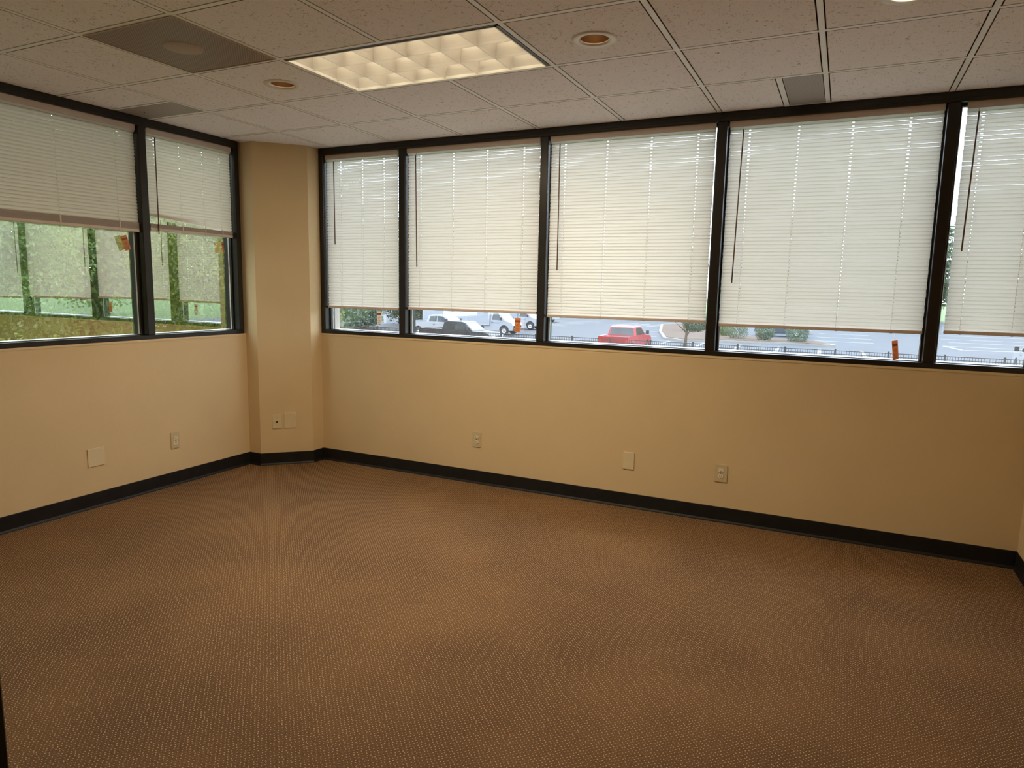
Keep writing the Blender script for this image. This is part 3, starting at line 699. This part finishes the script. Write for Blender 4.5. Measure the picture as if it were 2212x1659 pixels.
# hedge and trees at the back of the lot
hedge = [(-35.5, 54.6, .5, 2.2), (-51.5, 45.5, .6, 3.2), (-45, 48.3, .5, 2.9), (-39.4, 51.2, .5, 2.6), (-40, 60, .9, 3.2), (-52, 58, 2.5, 4.4), (-38, 70, 2.8, 4.6), (-64, 52, 2.5, 4.8)]
for k, (x, y, z, rr) in enumerate(hedge):
    plant('hedge_tree', ['dark tree just left of the nearer box van cargo box', 'dark green tree seen under the narrow back blind, left', 'dark evergreen seen under the narrow back blind, middle', 'dark green tree behind the pale cream tag', 'dark tree left of the white box van',
                         'tall tree behind the evergreens at the lot edge', 'tall tree behind the white box van', 'farthest tall tree at the left end of the lot', 'leftmost dark tree of the lot edge row'][k], 'tree', (x, y, z), (rr, rr * .8, rr * 1.35), 13000, .17, M['leaf_d' if k % 3 else 'leaf_g'], .18, 'trees edging the parking lot', 40 + k, 1, .4)
plant('shrub', 'bright green shrub under the narrow back blind, at its left edge', 'shrub', (-36, 40, -1.9), (2.4, 1.6, 1.2), 2600, .17, M['leaf'], .04, 'shrubs around the parking lot', 61)
right = [(48, 60, 5), (62, 74, 6), (70, 98, 7), (75, 50, 6)]
for k, (x, y, rr) in enumerate(right): plant('distant_tree', ['tree past the right end of the lot, nearest', 'tree past the right end of the lot, second', 'tree past the right end of the lot, farthest', 'tree past the right end of the lot, outermost'][k], 'tree', (x, y, GZ + rr * 1.1), (rr, rr, rr), 3500, rr * .06, M['leaf'], .25, 'trees past the right end of the lot', 120 + k, 1, .4)
far = [(-72, 112, 10), (-50, 118, 9.5), (-29, 122, 9), (-8, 125, 8.5), (12, 127, 8.5), (32, 124, 9), (53, 118, 9.5)]
for k, (x, y, rr) in enumerate(far):
    plant('distant_tree', 'distant tree line ' + ('behind the box vans', 'left of the red pickup', 'above the red pickup', 'behind the mulch island', 'above the dark blue car', 'right of the pale hatchback', 'above the white pickup at right')[k], 'tree', (x, y, GZ + rr), (rr * 1.04, rr, rr), 4200, .75, M['leaf_d'], .3, 'distant trees across the lot', 80 + k, 1, .4)
plant('small_tree', 'small grey-green tree with a pale trunk right of the red pickup', 'tree', (-7.9, 49.1, -.85), (1.75, 1.5, 1.05), 5000, .085, M['leaf_g'], .13, None, 70, 2)
bush = [(-11.2, 68, .9, 'leaf', 'bright green shrub on the island behind the small tree'), (-7.0, 62.6, .75, 'leaf', 'green shrub on the island, left under the widest blind'),
        (-5.6, 59.2, 1.1, 'leaf_g', 'large grey-green shrub on the mulch island, left of the dark blue car'), (-3.2, 58.8, .8, 'leaf_g', 'grey-green shrub on the mulch island beside the dark blue car'), (-.7, 58.9, .95, 'leaf_g', 'tall rounded shrub near the island tip beside the silver-white hatchback')]
for k, (x, y, rr, mm, lb) in enumerate(bush):
    plant('shrub', lb, 'shrub', (x, y, GZ + .2 + rr * .8), (rr, rr * .8, rr * (1.3 if k == 4 else .9)), 3200, .075, M[mm], .03, 'shrubs around the parking lot', 90 + k)

# ------------------------------------------------------------------ vehicles (front towards local +x)
def arch(cx, r, n=8, z0=.36): return [(cx - r * math.cos(math.pi * k / n) * -1 * -1, z0 + r * math.sin(math.pi * k / n)) for k in range(n + 1)]
def car(name, label, cat, loc, rz, kind, pm, group='parked vehicles in the lot'):
    r = empty(name, (*loc, GZ), rz); tag(r, label, cat, group)
    P = {
     'pickup': dict(L=5.7, hw=.98, wr=.40, wx=(-1.75, 1.85), low=[(-2.8, .55), (-2.8, 1.22), (-.95, 1.24), (1.15, 1.22), (2.55, 1.12), (2.8, .95), (2.85, .5)],
                    cab=[(-.98, 1.22), (-.82, 1.76), (-.6, 1.82), (.5, 1.82), (.75, 1.77), (1.45, 1.20)], sw=[[(-.74, 1.28), (-.64, 1.70), (.0, 1.74), (.0, 1.28)], [(.07, 1.28), (.07, 1.74), (.62, 1.70), (1.08, 1.28)]]),
     'van': dict(L=9.1, hw=1.0, wr=.40, wx=(-4.2, 2.0), low=[(-6.3, .55), (-6.3, .8), (.6, .8), (.6, 1.28), (2.25, 1.22), (2.75, 1.08), (2.85, .85), (2.85, .42)],
                    cab=[(.6, 1.25), (.6, 2.05), (.8, 2.12), (1.2, 2.10), (1.45, 2.02), (2.15, 1.22)], sw=[[(.78, 1.3), (.85, 1.93), (1.32, 1.93), (1.75, 1.3)]]),
     'sedan': dict(L=4.7, hw=.90, wr=.33, wx=(-1.35, 1.4), low=[(-2.25, .5), (-2.3, .9), (-1.6, .98), (1.1, .95), (2.1, .80), (2.3, .6), (2.3, .35)],
                    cab=[(-1.75, .95), (-1.0, 1.36), (-.5, 1.46), (.35, 1.44), (1.25, .93)], sw=[[(-1.2, 1.0), (-.85, 1.32), (-.15, 1.38), (-.15, 1.0)], [(-.08, 1.0), (-.08, 1.38), (.3, 1.36), (.85, 1.0)]]),
     'suv': dict(L=4.8, hw=.95, wr=.37, wx=(-1.4, 1.5), low=[(-2.35, .5), (-2.4, 1.1), (1.1, 1.1), (2.2, .98), (2.4, .8), (2.4, .42)],
                    cab=[(-2.38, 1.08), (-2.1, 1.66), (-1.6, 1.74), (.3, 1.72), (.6, 1.66), (1.3, 1.08)], sw=[[(-2.0, 1.14), (-1.85, 1.58), (-1.0, 1.63), (-1.0, 1.14)], [(-.9, 1.14), (-.9, 1.63), (-.1, 1.63), (-.1, 1.14)], [(0, 1.14), (0, 1.63), (.4, 1.6), (.95, 1.14)]])}[kind]
    hw, wr = P['hw'], P['wr']; wz = wr
    top = P['low']
    bottom = []
    for wx in reversed(P['wx']):
        bottom += [(wx + (wr + .08) * math.cos(math.pi * k / 8), wz + (wr + .08) * math.sin(math.pi * k / 8)) for k in range(9)]
    prof = top + [(p_[0], max(p_[1], .36)) for p_ in bottom]
    mb = MB(); mb.prism(prof, lambda p_, s: (p_[0], hw * (1 if s else -1) * (1 - .03 * max(0, (p_[1] - .8))), p_[1])); mb.build('body', pm, r)
    if kind == 'pickup':   # bed rails and a dark load floor
        mb = MB(); mb.box(-2.72, -1.02, -hw + .12, hw - .12, 1.0, 1.235); mb.build('bed_liner', M['trimk'], r)
        mb = MB(); mb.box(-2.8, -1.0, hw - .13, hw - .02, 1.2, 1.27); mb.box(-2.8, -1.0, -hw + .02, -hw + .13, 1.2, 1.27); mb.box(-2.82, -2.72, -hw + .03, hw - .03, 1.15, 1.27); mb.build('bed_rail', pm, r)
    ty = lambda z, zb: hw * .96 - .32 * max(0, z - zb) * .75
    zb = P['cab'][0][1]
    mb = MB(); mb.prism(P['cab'], lambda p_, s: (p_[0], (1 if s else -1) * ty(p_[1], zb), p_[1])); mb.bevel(.03, 2); cabo = mb.build('cab', pm, r)
    for poly in P['sw']:
        for s in (-1, 1):
            mb = MB(); mb.prism(poly, lambda p_, q: (p_[0], s * (ty(p_[1], zb) + (.008 if q else -.03)), p_[1])); mb.build('side_window', M['cglass'], cabo)
    # windshield and rear glass
    cabp = P['cab']
    def facewin(nm, a, b_, m_, out, ins=.12):
        a, b_ = Vector(a), Vector(b_); d = (b_ - a); p0 = a + d * .1; p1 = a + d * .92; n = Vector((d.y, -d.x)).normalized() * out
        mb = MB(); q = [(p0, ty(p0.y, zb) - ins), (p1, ty(p1.y, zb) - ins)]
        o_ = [((p_ + n * k).x, s * y_, (p_ + n * k).y) for k in (1, -2) for p_, y_, s in ((q[0][0], q[0][1], -1), (q[0][0], q[0][1], 1), (q[1][0], q[1][1], 1), (q[1][0], q[1][1], -1))]
        v = [mb.bm.verts.new(x) for x in o_]
        for f in ((0, 1, 2, 3), (7, 6, 5, 4), (0, 4, 5, 1), (1, 5, 6, 2), (2, 6, 7, 3), (3, 7, 4, 0)): mb.bm.faces.new([v[i] for i in f])
        mb.build(nm, m_, cabo)
    facewin('windshield', cabp[-1], cabp[-2], M['cglass_l'], .012)
    if kind != 'van': facewin('rear_window', cabp[0], cabp[1], M['cglass'], -.012)
    for wx in P['wx']:
        for s in (-1, 1):
            mb = MB(); y = s * (hw - .12)
            mb.lathe([(wr * .55, -.11), (wr * .96, -.11), (wr, -.07), (wr, .07), (wr * .96, .11), (wr * .55, .11)], (wx, y, wz), 24, 'Y'); wh = mb.build('wheel', M['tyre'], r)
            mb = MB(); mb.lathe([(.0001, .07 * s), (wr * .15, .08 * s), (wr * .2, .05 * s), (wr * .5, .075 * s), (wr * .57, .10 * s)], (wx, y, wz), 20, 'Y'); rim = mb.build('rim', M['rim'], wh)
    fxx, rx = P['low'][-1][0], P['low'][0][0]
    for s in (-1, 1):
        mb = MB(); zf = P['low'][-2][1]; mb.box(fxx - .18, fxx - .0, s * hw * .62 - .2, s * hw * .62 + .2, zf - .2, zf - .02); mb.build('headlight', M['headl'], r)
        zr = P['low'][1][1]; mb = MB(); mb.box(rx - .02, rx + .1, s * (hw - .12) - .09, s * (hw - .12) + .09, zr - .42, zr - .08); mb.build('taillight', M['tail'], r)
        mxx = cabp[-1][0] - .42; big = .26 if kind in ('pickup', 'van') else .17
        mb = MB(); mb.box(mxx, mxx + .12, s * (hw + .06), s * (hw + .06 + big * .8), zb + .05, zb + .05 + big); mb.box(mxx + .03, mxx + .08, s * (hw - .1), s * (hw + .08), zb + .06, zb + .10); mb.bevel(.02, 1); mb.build('mirror', M['trimk'] if kind != 'sedan' else pm, r)
    mb = MB(); mb.box(fxx - .06, fxx + .05, -hw * .94, hw * .94, .42, .62); mb.build('front_bumper', M['trimk'] if kind in ('pickup', 'van') else pm, r)
    mb = MB(); mb.box(rx - .08, rx + .05, -hw * .94, hw * .94, .45, .65); mb.build('rear_bumper', M['rim'] if kind == 'pickup' else pm, r)
    mb = MB()
    for s in (-1, 1):
        for x in ([-.1, .95] if kind == 'pickup' else [.95] if kind == 'van' else [-.9, .1]): mb.box(x - .2, x - .04, s * hw * .985, s * (hw + .01), zb - .17, zb - .13)
    mb.build('door_handle', M['trimk'], r)
    if kind == 'pickup': mb = MB(); mb.box(-.5, -.42, -hw, hw, 1.95, 1.951); mb.bm.free()
    if kind == 'van':
        mb = MB(); mb.box(-6.4, .58, -1.12, 1.12, .82, 3.15); mb.bevel(.03, 1); bx = mb.build('cargo_box', M['box'], r)
        mb = MB()
        for z in (.84, 3.06): 
            for s in (-1, 1): mb.box(-6.4, .6, s * 1.12 - .01, s * 1.12 + .01, z, z + .07)
        for x in (-6.4, -4.1, -1.8, .53):
            for s in (-1, 1): mb.box(x, x + .06, s * 1.12 - .012, s * 1.12 + .012, .84, 3.12)
        mb.build('box_edging', M['rim'], bx)
        mb = MB()
        for s in (-1, 1):
            x = .82
            for wdt in (.05, .04, .06, .05, .03, .05, .04, .12, .1): mb.box(x, x + wdt, s * .992, s * 1.004, 1.02, 1.09); x += wdt + .02
        mb.build('lettering', M['decal'], r)
    return r
car('box_van', 'white box van with blue door lettering, nearest of the two vans outside', 'van', (-26.2, 52.3), 0, 'van', M['p_white'])
car('box_van', 'white box van parked behind the nearer van, its nose showing by the orange tag', 'van', (-27.6, 61), 0, 'van', M['p_white'])
car('pickup_truck', 'white crew-cab pickup seen behind the dark grey pickup', 'pickup truck', (-27.4, 46.2), 0, 'pickup', M['p_white'])
car('pickup_truck', 'dark grey pickup just behind the iron fence', 'pickup truck', (-21.0, 38.2), 0, 'pickup', M['p_grey'])
car('pickup_truck', 'bright red pickup parked facing away behind the iron fence', 'pickup truck', (-10.1, 40.9), math.pi / 2, 'pickup', M['p_red'])
car('pickup_truck', 'white pickup with a dark rear window at the right edge of the photo', 'pickup truck', (12.35, 41.2), math.pi / 2, 'pickup', M['p_white'])
car('parked_car', 'silver sedan far across the lot, only its front wheel area showing', 'car', (-32.0, 77.2), 0, 'sedan', M['p_silver'])
car('parked_car', 'dark blue car parked behind the mulch island', 'car', (-2.6, 68.5), math.pi, 'suv', M['p_dark'])
car('parked_car', 'pale hatchback half hidden behind the tall island shrub', 'car', (-2.6, 74.5), math.pi * .05, 'sedan', M['p_white'])
